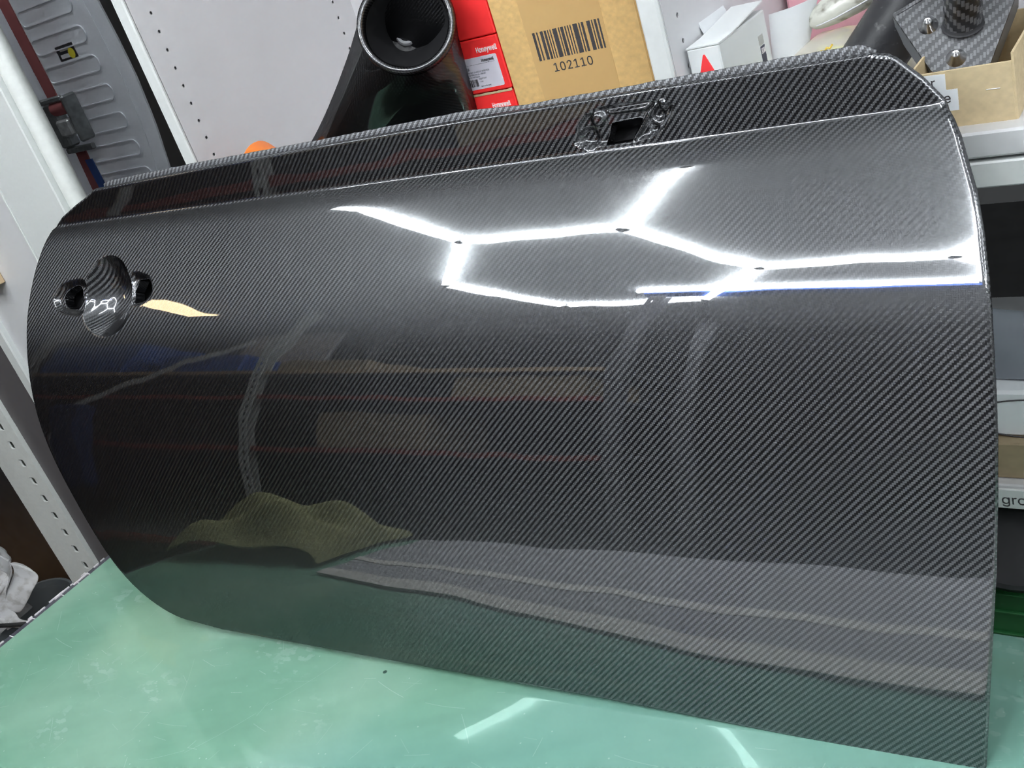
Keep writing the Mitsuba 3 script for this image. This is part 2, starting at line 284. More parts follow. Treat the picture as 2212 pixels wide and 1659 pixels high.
OUT = [[-1.2433,0.5949],[-1.2733,0.5859],[-1.3121,0.5723],[-1.3370,0.5581],[-1.3448,0.5415],[-1.3601,0.5036],[-1.3694,0.4655],[-1.3743,0.4337],[-1.3765,0.4017],[-1.3776,0.3696],[-1.3774,0.3371],[-1.3727,0.2841],[-1.3583,0.2266],[-1.3373,0.1681],[-1.3139,0.1086],[-1.2863,0.0611],[-1.2488,0.0265],[-1.2179,0.0101],[-1.1839,0.0014],[-1.1129,-0.0040],[-0.9298,-0.0034],[-0.7190,-0.0026],[-0.5424,-0.0010],[-0.3492,-0.0039],[-0.2121,-0.0040],[-0.1791,-0.0030],[-0.1716,0.0786],[-0.1656,0.1405],[-0.1609,0.1904],[-0.1577,0.2452],[-0.1559,0.3008],[-0.1561,0.3329],[-0.1572,0.3678],[-0.1586,0.3988],[-0.1603,0.4229],[-0.1643,0.4575],[-0.1701,0.4894],[-0.1767,0.5131],[-0.1826,0.5337],[-0.1880,0.5476],[-0.1960,0.5645],[-0.2111,0.5844],[-0.2282,0.6016],[-0.2347,0.6055],[-0.2465,0.6081],[-0.3122,0.6089],[-0.4360,0.6099],[-0.6339,0.6103],[-0.8187,0.6092],[-1.0440,0.6062],[-1.2241,0.6023]]
def smooth_run(P, i0, i1, n):
    q = np.array(P[i0:i1 + 1]); d = np.r_[0, np.cumsum(np.linalg.norm(np.diff(q, axis=0), axis=1))]
    return CubicSpline(d, q)(np.linspace(0, d[-1], n))
def spline_poly(P, n=90):
    P = np.array(P); P = np.vstack([P, P[:1]]); d = np.r_[0, np.cumsum(np.linalg.norm(np.diff(P, axis=0), axis=1))]
    return Polygon(CubicSpline(d, P, bc_type='periodic')(np.linspace(0, d[-1], n, endpoint=False)))
def door():
    left = smooth_run(OUT, 4, 18, 160)
    poly = Polygon(np.vstack([OUT[:4], left, OUT[19:]])).buffer(-.004).buffer(.004).buffer(.004).buffer(-.004).simplify(.0002)
    bowl = spline_poly([(-1.1951,0.5103), (-1.1734,0.5022), (-1.1573,0.4839), (-1.1504,0.4553), (-1.1560,0.4274), (-1.1748,0.4115), (-1.2033,0.4051), (-1.2298,0.4124), (-1.2461,0.4293), (-1.2498,0.4538), (-1.2439,0.4792), (-1.2272,0.5015), (-1.2092,0.5094)])
    lhole = spline_poly([(-1.2952,0.4589), (-1.2781,0.4724), (-1.2601,0.4727), (-1.2551,0.4602), (-1.2594,0.4481), (-1.2762,0.4445), (-1.2917,0.4507)])
    llip = spline_poly([(-1.3147,0.4567), (-1.3008,0.4761), (-1.2692,0.4837), (-1.2439,0.4792), (-1.2481,0.4354), (-1.2760,0.4340), (-1.3047,0.4425)])
    rhole = Polygon([(-1.1381,0.4734), (-1.1203,0.4736), (-1.1167,0.4606), (-1.1250,0.4512), (-1.1428,0.4485), (-1.1453,0.4609)]).buffer(.002)
    rlip = spline_poly([(-1.1528,0.4848), (-1.1321,0.4854), (-1.1107,0.4748), (-1.1077,0.4579), (-1.1230,0.4453), (-1.1472,0.4434)])
    pocket = Polygon([(-0.5207,0.5720), (-0.5130,0.5862), (-0.5024,0.5963), (-0.4880,0.6009), (-0.4689,0.6023), (-0.4332,0.5995), (-0.4205,0.5964), (-0.4156,0.5924), (-0.4182,0.5855), (-0.4270,0.5737), (-0.4395,0.5671), (-0.4581,0.5653), (-0.4910,0.5652), (-0.5149,0.5669)]).buffer(.002).buffer(-.002)
    mhole = Polygon([(-0.4767,0.5834), (-0.4497,0.5842), (-0.4622,0.5675), (-0.4849,0.5670)]).buffer(.0012)
    ridge = Polygon([(-0.4862,0.5961), (-0.4325,0.5982), (-0.4416,0.5909), (-0.4757,0.5925)])
    strut = Polygon([(-0.4325,0.5982), (-0.4416,0.5909), (-0.4614,0.5670), (-0.4551,0.5662), (-0.4278,0.5954)])
    dom = poly.difference(shapely.union_all([lhole, rhole, mhole]))
    pts = []
    def rows(pg, offs, step):
        for d in offs:
            g = pg.buffer(-d)
            for r in getattr(g, 'geoms', [g]):
                if r.is_empty: continue
                for k in [r.exterior]:
                    n = max(8, int(k.length / step)); pts.append(np.array([k.interpolate(i / n, normalized=True).coords[0] for i in range(n)]))
    rows(poly, (0, .0003, .0008, .0014, .0021, .003, .005, .0085), .0035)
    for hp in (lhole, rhole, mhole): rows(hp, (0,), .0012); rows(hp.buffer(.0014), (0,), .0014)
    def grid(pg, dx, dy, jit=True):
        x0, y0, x1, y1 = pg.bounds; X, Y = np.meshgrid(np.arange(x0, x1, dx), np.arange(y0, y1, dy))
        X = X + (np.arange(X.shape[0]) % 2)[:, None] * dx / 2
        q = np.c_[X.ravel(), Y.ravel()]; pts.append(q[shapely.contains_xy(pg, q[:, 0], q[:, 1])])
    fine = shapely.union_all([bowl.buffer(.008), llip.buffer(.004), rlip.buffer(.004)]); mfine = pocket.buffer(.004)
    inner = poly.buffer(-.0115)
    cr = sbox(-2, CS * H - .030, 1, CS * H + .012)
    grid(inner.difference(shapely.union_all([fine, mfine, cr])), .0055, .0045)
    grid(inner.intersection(cr).difference(shapely.union_all([fine, mfine])), .005, .0012)
    grid(fine.difference(shapely.union_all([lhole, rhole]).buffer(.002)), .0014, .0014); grid(mfine.difference(mhole.buffer(.002)).intersection(poly.buffer(-.0095)), .0013, .0013)
    q = np.vstack(pts); q = q[np.unique(np.round(q, 6), axis=0, return_index=True)[1]]
    tri = Delaunay(q).simplices; c = q[tri].mean(1)
    tri = tri[shapely.contains_xy(dom.buffer(1e-5), c[:, 0], c[:, 1])]
    a = q[tri]; area = np.cross(a[:, 1] - a[:, 0], a[:, 2] - a[:, 0]); tri = np.where((area < 0)[:, None], tri[:, ::-1], tri)[np.abs(area) > 1e-10]
    x, s = q[:, 0], q[:, 1]; P3 = shapely.points(q)
    def inside(pg): return np.where(shapely.contains_xy(pg, x, s), shapely.distance(pg.exterior, P3), 0.0)
    st = lambda t: np.clip(t, 0, 1) ** 2 * (3 - 2 * np.clip(t, 0, 1))
    r = .003; dist = np.minimum(shapely.distance(poly.exterior, P3), r)
    D = -(r - np.sqrt(np.maximum(r * r - (r - dist) ** 2, 0))) * .9
    db = inside(bowl); cb = np.array(bowl.centroid.coords[0]); dc = np.hypot(x - cb[0], s - cb[1]); rho = dc / (dc + db + 1e-9); D -= .030 * np.where(db > 0, 1 - rho ** 2.4, 0)
    for lip in (llip, rlip): D -= .0055 * st(inside(lip) / .011) * (db <= 0) + .0030 * st(inside(lip) / .011) * (db > 0)
    D -= .0035 * st(inside(pocket) / .004)
    for (cx, cy), rad, dep in (((-0.5035,0.5742), 0.0115, -0.005), ((-0.4903,0.5903), 0.009, 0.0045), ((-0.4321,0.5867), 0.0075, -0.004), ((-0.4254,0.5939), 0.005, 0.003), ((-0.4381,0.5740), 0.006, -0.0035)):
        dd = np.hypot(x - cx, s - cy); D += dep * (1 - st((dd - rad * .45) / (rad * .55)))
    D += .0045 * st(inside(ridge) / .0022) + .004 * st(inside(strut) / .0022) * (inside(ridge) <= 0)
    D += .00016 * (2 * meshkit.fbm(np.c_[x * 14, s * 14, x * 0], 2, seed=3) - 1) * st(shapely.distance(poly.exterior, P3) / .03)      # hand-laid surface, slightly wavy
    B, N = door_point(x, s), door_normal(x, s); V = B + N * D[:, None]
    # rim walls along every open edge, turned back 14 mm
    e = np.sort(np.vstack([tri[:, [0, 1]], tri[:, [1, 2]], tri[:, [2, 0]]]), 1); u, cnt = np.unique(e, axis=0, return_counts=True); eb = u[cnt == 1]
    n0 = len(V); ids = np.unique(eb); back = {i: n0 + k for k, i in enumerate(ids)}
    hole = shapely.contains_xy(poly.buffer(-.003), q[ids, 0], q[ids, 1])
    V = np.vstack([V, V[ids] - N[ids] * np.where(hole, .013, .0015)[:, None]]); UV = np.vstack([q, q[ids] + [.004, .004]])
    wall = np.array([[a, b, back[b]] for a, b in eb] + [[a, back[b], back[a]] for a, b in eb])
    allf = np.vstack([tri, wall]); c = UV[allf].mean(1)
    hmask = shapely.contains_xy(shapely.union_all([bowl, llip, rlip]), c[:, 0], c[:, 1]); mmask = shapely.contains_xy(pocket, c[:, 0], c[:, 1])
    t = thing('car_door', 'glossy black carbon fibre car door panel standing on the green workbench', 'car door')
    def part(name, mask, **kw):
        f = allf[mask]; used, inv = np.unique(f, return_inverse=True)
        put(name, (V[used], inv.reshape(-1, 3)), 'mat_carbon_door', t, True, uv=UV[used], **kw)
    part('outer_skin', ~hmask & ~mmask); part('handle_recess', hmask, label='oval handle scoop between two open holes'); part('mirror_mount', mmask, label='moulded mirror mount with a square opening')
    # inner panel closing the back
    ip = poly.buffer(-.0015); X, Y = np.meshgrid(np.arange(-1.42, -.15, .012), np.arange(0, .61, .012)); g = np.c_[X.ravel(), Y.ravel()]; g = g[shapely.contains_xy(ip, g[:, 0], g[:, 1])]
    bd = np.array([ip.exterior.interpolate(i / 300, normalized=True).coords[0] for i in range(300)]); g = np.vstack([g, bd]); tr = Delaunay(g).simplices; c = g[tr].mean(1); tr = tr[shapely.contains_xy(ip, c[:, 0], c[:, 1])]
    b0 = door_point(g[:, 0], g[:, 1]); nn = door_normal(g[:, 0], g[:, 1])
    dep = .0040 + .030 * st(shapely.distance(ip.exterior, shapely.points(g)) / .03)
    put('inner_panel', (b0 - nn * dep[:, None], tr), 'mat_carbon_back', t, True)
    # flange standing proud behind the top edge
    fx = np.array([-1.2161, -1.2066, -1.1187, -1.0385, -0.8169, -0.6327, -0.5700, -0.4349, -0.3115, -0.2600, -0.2548, -0.2448]); fs = np.array([0.6050, 0.6082, 0.6098, 0.6115, 0.6134, 0.6166, 0.6124, 0.6135, 0.6142, 0.6141, 0.6136, 0.6080])
    xs = np.linspace(fx[0], fx[-1], 260); top = np.interp(xs, fx, fs) + .0005 + .0007 * (meshkit.noise(np.c_[xs * 120, xs * 0, xs * 0]) - .5)
    P = []; U = []
    for tt in np.linspace(0, 1, 6):
        ss = .594 * (1 - tt) + top * tt; P.append(door_point(xs, ss) - door_normal(xs, ss) * .0125); U.append(np.c_[xs, ss])
    P = np.array(P); m = sheet(P, .0026); U = np.vstack([np.vstack(U), np.vstack(U)])
    put('top_flange', m, 'mat_carbon_flange', t, True, label='rough carbon flange behind the top edge', uv=U)
door()

# ------------------------------------------------------------------ the workbench
def bench():
    t = thing('workbench', 'workbench with a glossy mint green scratched top carrying the carbon door', 'workbench')
    X0b, X1b, Y0b, Y1b, zt = -1.521, 0.75, -0.02, 0.787, -0.0055
    n = 2
    put('top', bx(X0b, X1b, Y0b, Y1b, zt - .028, zt, .0015), 'mat_bench', t)
    put('edge_strip', bx(X0b - .012, X0b, Y0b, Y1b, zt - .03, zt - .0015), 'mat_bench_edge', t, label='dark edge strip')
    fl = [bx(X0b - .012 + dx, X0b - .012 + dx + w, y, y + l, zt - .0016, zt + .0006) for dx, w, y, l in [(rng.uniform(-.002, .004), rng.uniform(.0008, .002), rng.uniform(.42, .70), rng.uniform(.004, .03)) for _ in range(15)]]
    fl += [bx(X0b - .012, X0b, y, y + .0012, zt - .0016, zt - .0008) for y in (.475, .515, .57, .60, .622)]
    k = put('tape_residue', cat(fl), 'mat_flake', t); tag(k, 'white tape residue along the edge', kind='stuff')
    for x in (X0b + .05, X1b - .11):
        for y in (Y0b + .05, Y1b - .11): put('leg', bx(x, x + .06, y, y + .06, -TZ, zt - .108, .003), 'mat_steel_dark', t)
    put('frame', cat([bx(X0b + .03, X1b - .03, Y0b + .03, Y0b + .07, zt - .108, zt - .028), bx(X0b + .03, X1b - .03, Y1b - .07, Y1b - .03, zt - .108, zt - .028), bx(X0b + .03, X0b + .07, Y0b + .07, Y1b - .07, zt - .108, zt - .028), bx(X1b - .07, X1b - .03, Y0b + .07, Y1b - .07, zt - .108, zt - .028)]), 'mat_steel_dark', t)
bench()

# ------------------------------------------------------------------ the shelf behind the door
YF, YB = 0.87, 1.27                          # front and back of the shelf
ZS = 0.466                                   # its upper board
def side_mesh(x0, x1, z0, z1, rows=True):
    holes = []
    for y in (.905, 1.232):
        for k in range(int((z1 - z0 - .05) / .0238)): holes.append(Point(y - YF - .006, z0 + .03 + k * .0238).buffer(.0023, quad_segs=3))
    pg = sbox(0, z0, YB - YF - .006, z1).difference(shapely.union_all(holes))
    # plate facing +x with real holes, a thin core behind it and a folded front edge
    plate = extr(pg, .0012, (x1 - .0012, YF + .006, 0), (0, 1, 0), (0, 0, 1))
    core = bx(x0, x1 - .007, YF + .006, YB, z0, z1)
    edge = bx(x0, x1, YF, YF + .0062, z0, z1, .002)
    return plate, core, edge
def shelf():
    t = thing('steel_shelf', 'light grey steel shelving unit with perforated sides behind the carbon door', 'shelf')
    for x0, x1 in ((-1.168, -1.147), (-.459, -.438), (.55, .571)):
        a, b, c = side_mesh(x0, x1, -TZ, 1.455)
        p = put('side_panel', cat([a, b]), 'mat_panel', t); put('front_edge', c, 'mat_white', p, label='white folded front edge')
    for x0, x1 in ((-1.147, -.459), (-.438, .55)):
        for z in (ZS, 0.111, -.30):
            if z == ZS:
                b = put('shelf_board', bx(x0, x1, YF, YB, z - .0225, z, .002), 'mat_board', t)
                put('front_rail', bx(x0, x1, YF + .001, YF + .03, z - .049, z - .0262, .0015), 'mat_white', t); put('rail_core', bx(x0, x1, YF + .02, YB, z - .045, z - .0225), 'mat_board', t)
            else: put('shelf_board', bx(x0, x1, YF, YB, z - .027, z, .0015), 'mat_board', t)
    put('back_panel', bx(-1.168, .571, YB, YB + .006, ZS, 1.455), 'mat_panel', t)
    # label holder on the lower board
    h = put('label_strip', bx(-.36, -.02, YF - .0032, YF, .0845, .1075, .0008), 'mat_white', t, label='white label strip lettered in black')
    put('lettering', text('el groß', .0105, (-.2150, YF - .0033, .0905)), 'mat_ink', h)
shelf()

# --- things on the shelf, left bay
def duct():
    t = thing('carbon_duct', 'black glossy carbon fibre air duct with a round open mouth on the shelf', 'air duct')
    M = np.array([-.7165, .862, .660]); ax = np.array([.50, -.70, .42]); ax /= np.linalg.norm(ax)
    e1 = np.cross(ax, [0, 0, 1.0]); e1 /= np.linalg.norm(e1); e1 = -e1 if e1[0] < 0 else e1; e2 = np.cross(ax, e1); e2 = -e2 if e2[2] < 0 else e2
    n = 96; R = .0502; th = np.arange(n) * 2 * np.pi / n; co, si = np.cos(th)[:, None], np.sin(th)[:, None]
    circ = lambda c, r: c + r * (co * e1 + si * e2)
    base_c = np.array([-.922, .935, ZS + .001]); bx_, by_ = np.array([.214, -.035, 0]), np.array([.0, .05, 0])
    sup = lambda c: np.sign(c) * np.abs(c) ** .8
    base = base_c + sup(co) * bx_ + sup(si) * by_
    rings = []
    lip = [(R - .0062, -.010), (R - .0060, -.003), (R - .0042, .0008), (R - .0015, .0016), (R + .0012, .0002), (R + .0022, -.004), (R + .0016, -.010)]
    lips = [circ(M + ax * z, r) for r, z in lip]
    outer = [circ(M - ax * .010, R + .0016)]
    for k in np.linspace(0, 1, 26)[1:]:
        w = k ** .62; a = circ(M - ax * (.010 + .10 * k), R * (1 + .10 * k)); outer.append(a * (1 - w) + base * w)
    arc = np.r_[0, np.cumsum([np.linalg.norm(outer[i + 1] - outer[i], axis=1).mean() for i in range(len(outer) - 1)])]
    body = loft(outer); U = np.vstack([np.c_[th * .062 * 1.5, np.full(n, a)] for a in arc])
    # cut the seam open so that the weave does not wrap across it
    def open_loft(rs, vs):
        rs = [np.vstack([r, r[:1]]) for r in rs]; m = loft(rs, closed=False); tt = np.r_[th, 2 * np.pi]
        return m, np.vstack([np.c_[tt * .084, np.full(n + 1, v)] for v in vs])
    m, U = open_loft(outer, arc); put('body', m, 'mat_carbon_duct', t, True, uv=U)
    m, U = open_loft(lips, np.arange(len(lips)) * .003); put('rim', m, 'mat_carbon_duct', t, True, uv=U)
    ins = [circ(M - ax * z + (e2 * .75 - e1 * .35) * q, R - .0062 - q) for z, q in ((.010, 0), (.022, .0005), (.040, .005), (.060, .013), (.078, .0205), (.088, .0265))]
    put('inner_wall', loft(ins, True, False, True), 'mat_duct_inside', t, 40, label='rough black inside')
    c = M - ax * .0868 + (e2 * .75 - e1 * .35) * .0265
    g = put('grommet', lathe([(.0125, 0), (.0125, .003), (.011, .005), (.008, .005), (.0075, .003), (.0, .003)], c, ax, 32), 'mat_fitting', t, 30, label='round grey fitting')
    put('screw', lathe([(.0042, .0), (.0042, .004), (.0032, .005), (.0, .005)], c, ax, 20), 'mat_silver', g, 30, label='silver screw head')
duct()

def red_boxes():
    g = 'red valve boxes stacked beside the cardboard box'
    x0, x1, y0, y1 = -.7285, -.6525, .92, 1.06
    info = [(.466, .5605, 'lowest red box of the stack, its top flap torn, above the door edge'),
            (.5625, .620, 'middle red box of the stack, with a white product label under the maker name'), (.6212, .679, 'topmost plain red box of the stack beside the carbon duct')]
    for k, (z0, z1, lab) in enumerate(info):
        t = thing('red_box', lab, 'box', g)
        tilt = 0.0
        put('body', bx(x0, x1, y0, y1, z0, z1, .0012), 'mat_red_box', t)
        if k == 0:
            put('lettering', text('Honeywell', .0054, (-.6845, y0 - .0003, .5445), bold=True, width=.0245), 'mat_ink_white', t)
            xs = np.linspace(x0, x1, 30); top = .5605 + .001 + .0012 * meshkit.noise(np.c_[xs * 300, xs * 0, xs * 0])
            put('torn_edge', extr(Polygon(np.vstack([np.c_[xs, np.full(30, .5598)], np.c_[xs, top][::-1]])), .0006, (0, y0 + .0002, 0)), 'mat_card_pale', t, label='torn pale paper edge')
        if k == 1:
            put('lettering', text('Honeywell', .0056, (-.6835, y0 - .0003, .6055), bold=True, width=.0275), 'mat_ink_white', t)
            l = put('label', extr(rr(-.7205, .5672, -.6595, .6015, .0018), .0004, (0, y0, 0)), 'mat_sticker', t, label='white printed product label')
            yy = y0 - .0004; ink = []
            put('maker_name', text('Honeywell', .0032, (-.6805, yy, .5955), bold=True, width=.0165), 'mat_ink', l)
            put('rule', bx(-.7160, -.6635, yy - .0003, yy, .5938, .5942), 'mat_ink_grey', l)
            put('type_number', text('D06F-1/2A', .0034, (-.7160, yy, .5882), width=.0165), 'mat_ink', l)
            put('small_print', cat([text('DRUCKMINDERER MIT KLARSICHT-SIEBTASSE', .0017, (-.7148, yy, .5853), width=.041), text('PRESSURE REDUCING VALVE, THREAD', .0017, (-.7146, yy, .5827), width=.035), text('REGULATEUR DE PRESSION', .0017, (-.7144, yy, .5801), width=.0255),
                                    text('D06F7259', .0017, (-.6905, yy, .5775), width=.010), text('1 Stk', .0014, (-.6905, yy, .5745), width=.0045), text('Made in Germany', .0014, (-.6905, yy, .5695), width=.0135)]), 'mat_ink_grey', l)
            x = -.7155; bars = []; r2 = random.Random(3)
            while x < -.693:
                w = r2.choice([.0003, .0005, .0009, .0003, .0012]); bars.append(bx(x, x + w, yy - .0003, yy, .5705, .5785)); x += w + r2.choice([.0003, .0004, .0007])
            put('barcode', cat(bars), 'mat_ink', l)
red_boxes()

def cardboard_box():
    t = thing('cardboard_box', 'brown taped cardboard box with a black barcode numbered 102110 on the shelf', 'cardboard box')
    x0, x1, y0, y1, z0, z1 = -.6515, -.4845, .92, 1.16, ZS, .71
    put('body', bx(x0, x1, y0, y1, z0, z1, .002), 'mat_card', t)
    put('tape', bx(-.6155, -.5235, y0 - .0003, y0, z0, z1 - .002), 'mat_tape', t, label='clear packing tape strip down the front')
    bars = []; yy = y0 - .0004
    seq = [(.0, 3), (.005, 1.5), (.0095, 3.5), (.0145, 2.5), (.0185, 1.2), (.0215, 1.2), (.0248, 5.2), (.0318, 1.2), (.0345, 3.4), (.0395, 1.4), (.0428, 1.2), (.0458, 1.2), (.0492, 5.5), (.0562, 1.3), (.0592, 2.6), (.0655, 4.2), (.0712, 1.2), (.0742, 2.6), (.0785, 1.8)]
    for o, w in seq: bars.append(bx(-.608 + o, -.608 + o + w * .00095, yy - .0003, yy, .5835, .6125))
    put('barcode', cat(bars), 'mat_ink', t, label='printed black barcode')
    put('number', cat([text(ch, .0088, (-.5945 + i * .0082, yy, .5700)) for i, ch in enumerate('102110')]), 'mat_ink', t, label='printed number 102110')
cardboard_box()
whole('cardboard_sheet', bx(-.80, -.727, 1.0, 1.012, ZS, .66, .001), 'mat_card', 'plain brown cardboard sheet standing behind the duct and the red boxes', 'cardboard')
whole('orange_funnel', lathe([(.0440, .0), (.0445, .0015), (.030, .030), (.012, .066), (.0085, .070), (.0085, .098), (.0065, .098), (.0065, .070), (.027, .030), (.0425, .0015), (.0440, .0)], (-1.083, .915, ZS + .0475), (1.0, .12, -.16), 36), 'mat_orange', 'orange plastic funnel lying on the shelf left of the black duct', 'funnel', smooth=35)

# --- things on the shelf, right bay
def white_carton():
    t = thing('white_carton', 'small white carton with a red warning triangle and open lid on the shelf', 'carton')
    x0, x1, y0, y1, z0, z1 = -.4335, -.401, .897, 1.018, ZS, .572
    put('body', cat([bx(x0, x1, y0, y1, z0, z1 - .002, .0012)]), 'mat_carton', t)
    put('lid', sheet([[(x, y, z1 - .001 + .004 * max(0, (y - .93)) / .05) for x in np.linspace(x0 - .0, x1 + .0006, 4)] for y in np.linspace(y0 - .0005, y1, 12)], .0012), 'mat_carton', t)
    put('side_flap', sheet([[(x0 - .001 - .004 * w, y, z1 + w * .011) for w in np.linspace(0, 1, 6)] for y in np.linspace(.945, y1 - .008, 8)], .001), 'mat_paper', t, label='raised white side flap')
    tri = Polygon([(-.4280, .5375), (-.4060, .5375), (-.4172, .5655)]).buffer(-.0012).buffer(.0012)
    put('triangle', extr(tri, .0004, (0, y0, 0)), 'mat_red_print', t, label='red printed triangle')
    put('dark_print', cat([extr(Polygon([(.0945, .522), (.106, .522), (.106, .5395), (.0945, .5395)]), .0003, (x1, y0, 0), (0, 1, 0)), extr(sbox(.0945, .5100, .106, .5205), .0003, (x1, y0, 0), (0, 1, 0))]), 'mat_navy', t, label='dark navy label on the carton side')
    put('lettering', text('IOM', .0052, (x1 + .0003, y0 + .0953, .5322), (0, 1, 0), width=.0098), 'mat_ink_white', t)
    put('grey_print', extr(sbox(.0935, .5405, .106, .5500), .0003, (x1, y0, 0), (0, 1, 0)), 'mat_grey_print', t)
white_carton()
def paper_curl():
    P = []
    for v in np.linspace(0, 1, 14):
        row = []
        for u in np.linspace(0, 1, 26):
            a = -0.4 + 2.6 * u                                      # curled like an open roll
            row.append((-.398 + .020 * np.sin(a) * (1 + .5 * v) + .010 * v, 1.024 + .020 * (1 - np.cos(a)) + .014 * v * u, .500 + .062 * v + .006 * u))
        P.append(row)
    whole('curled_paper', sheet(P, .0006), 'mat_paper', 'curled translucent white paper sheet beside the white carton', 'paper', smooth=40)
paper_curl()
t = thing('pink_bin', 'pink plastic box standing at the back of the shelf behind the curled paper', 'box')
put('body', bx(-.43, -.33, 1.16, 1.25, ZS + .0005, .62, .003), 'mat_pink', t)
put('latch', cat([tube([(-.372, 1.157, .57), (-.372, 1.150, .574), (-.352, 1.150, .578), (-.352, 1.157, .578)], .0016, 8), bx(-.368, -.354, 1.154, 1.159, .552, .572)]), 'mat_steel_dark', t, 30, label='dark metal latch')
def shoe():
    t = thing('shoe', 'worn dirty white shoe with a ribbed toe lying behind the carbon door', 'shoe')
    A, B = np.array([-.368, 1.045, .5395]), np.array([-.270, 1.085, .572]); d, a, b = basis(B - A); L = np.linalg.norm(B - A)
    prof = [(.0, .002), (.03, .009), (.10, .0135), (.22, .0175), (.4, .020), (.6, .0215), (.8, .022), (1.0, .022)]
    xs = np.linspace(0, 1, 60); rr_ = np.interp(xs, [p[0] for p in prof], [p[1] for p in prof])
    def ringat(u, r):
        c = A + d * L * u; th = np.arange(40) * 2 * np.pi / 40; k = np.where(np.sin(th) < 0, .72, .95)
        rib = .0008 * np.sin(u * 75) * (u > .38) * (np.sin(th) > .3)
        return c + (r * np.cos(th) * 1.05)[:, None] * a + ((r + rib) * np.sin(th) * k)[:, None] * b
    cut = 38
    put('toe', loft([ringat(u, r) for u, r in zip(xs[:cut], rr_[:cut])], True, True, False), 'mat_shoe', t, 50)
    put('heel', loft([ringat(u, r) for u, r in zip(xs[cut - 1:], rr_[cut - 1:])], True, False, True), 'mat_shoe_rear', t, 50, label='reddish brown dirty heel')
    th = np.linspace(-.35 - np.pi / 2 - 1.2, -np.pi / 2 + 1.55, 30)
    put('welt', tube([A + d * L * u + a * r * 1.06 * math.cos(-.25) - b * r * .18 for u, r in zip(xs[3:], rr_[3:])], .0007, 6), 'mat_paper', t, 40)
shoe()
def film_bag():
    P = []
    for u in np.linspace(0, 1, 22):
        row = []
        for v in np.linspace(0, 1, 18):
            x, y = -.402 + .115 * u, .985 + .125 * v; hgt = .061 * (np.sin(np.pi * np.clip(u, .0, 1)) ** .3) * (np.sin(np.pi * np.clip(v, 0, 1)) ** .3)
            row.append((x, y, ZS + .0015 + hgt + .003 * (meshkit.noise([x * 60, y * 60, 0]) - .5) * (hgt > .02)))
        P.append(row)
    t = thing('film_bag', 'wrinkled yellowish plastic film bag under the dirty white shoe', 'bag')
    put('bag', sheet(P, .002), 'mat_film', t, 50)
    q = [(-.3480 + .003 * i, .992 - .0004 * i, .5215 + .0012 * i + .001 * (-1) ** i) for i in range(7)]
    put('thread', tube(q, .0011, 6), 'mat_yellow', t, 40, label='yellow thread knot')
film_bag()
def black_cone():
    # a rolled black rubber sheet leaning back on the shelf
    A, B = np.array([-.345, 1.012, ZS - .01]), np.array([-.178, 1.040, .645]); d, a, b = basis(B - A)
    R = []
    for k in np.linspace(0, 1, 20):
        R.append(ring(A + (B - A) * k, a, b,   .036, .030, n=40))
    rg = [np.vstack([np.maximum(r, [-9, -9, ZS + .001])]) for r in R]
    whole('rubber_sleeve', loft(rg, True, True, True), 'mat_rubber', 'scuffed black rubber sleeve leaning between the film bag and the carbon bracket', 'sleeve', smooth=40)
black_cone()
def bracket():
    t = thing('carbon_bracket', 'carbon fibre bracket plate with round tube and two inserts in the cardboard tray', 'bracket')
    # plate plane through three measured corners, tilted back
    O = np.array([-.2135, .965, .524]); n = np.array([.18, -.74, .645]); n /= np.linalg.norm(n)
    ax = np.array([1.0, 0, 0]) - n * n[0]; ax /= np.linalg.norm(ax); ay = np.cross(n, ax)
    pg = Polygon([(-.0555, .0253), (-.0197, -.0320), (.0150, -.0500), (.0240, -.0400), (.0465, .0390), (.0400, .0560), (-.0131, .0500)])
    pg = pg.buffer(-.002).buffer(.002)
    def flat(poly, depth, o, **kw): return extr(poly, depth, o, ax, ay)
    def uvof(m): v = np.asarray(m.vertices) - O; return np.c_[v @ ax, v @ ay]
    m = flat(pg, .0035, O - n * .0035); m = m.subdivide(); put('plate', m, 'mat_carbon_plate', t, uv=uvof(m))
    rim = flat(pg.difference(pg.buffer(-.0032)), .0012, O); put('rim', rim, 'mat_carbon_plate', t, uv=uvof(rim))
    skirt = flat(pg.difference(pg.buffer(-.003)), .032, O - n * .0355); put('skirt', skirt, 'mat_tank_dark', t, label='grey folded side skirt')
    c = O + ax * .0035 + ay * .012
    up = n + .35 * ay; up /= np.linalg.norm(up); _, a, b = basis(up); nn = 48; th = np.linspace(0, 2 * np.pi, nn + 1); zs = np.linspace(-.003, .085, 10)
    rings = [c + up * z + .0157 * (np.cos(th)[:, None] * a + np.sin(th)[:, None] * b) for z in zs]
    m = loft(rings, closed=False); put('tube', m, 'mat_carbon_tube', t, True, uv=np.vstack([np.c_[th * .0157, np.full(nn + 1, z)] for z in zs]), label='round carbon tube')
    put('fillet', lathe([(.0180, .0), (.0168, .0008), (.0158, .003)], c - up * .001, up, 36), 'mat_carbon_back', t, 40)
    for px, py in ((-.0246, .0116), (-.0004, -.0212)):
        o = O + ax * px + ay * py
        k = put('insert', lathe([(.0085, 0), (.006, .003), (.0038, .0075), (.0032, .008), (.0022, .0078), (.0021, .002), (.0, .002)], o, n, 24), 'mat_silver', t, 35, label='silver threaded insert')
plain('mat_tank_dark', (0.16, 0.165, 0.175), 0.4)
bracket()
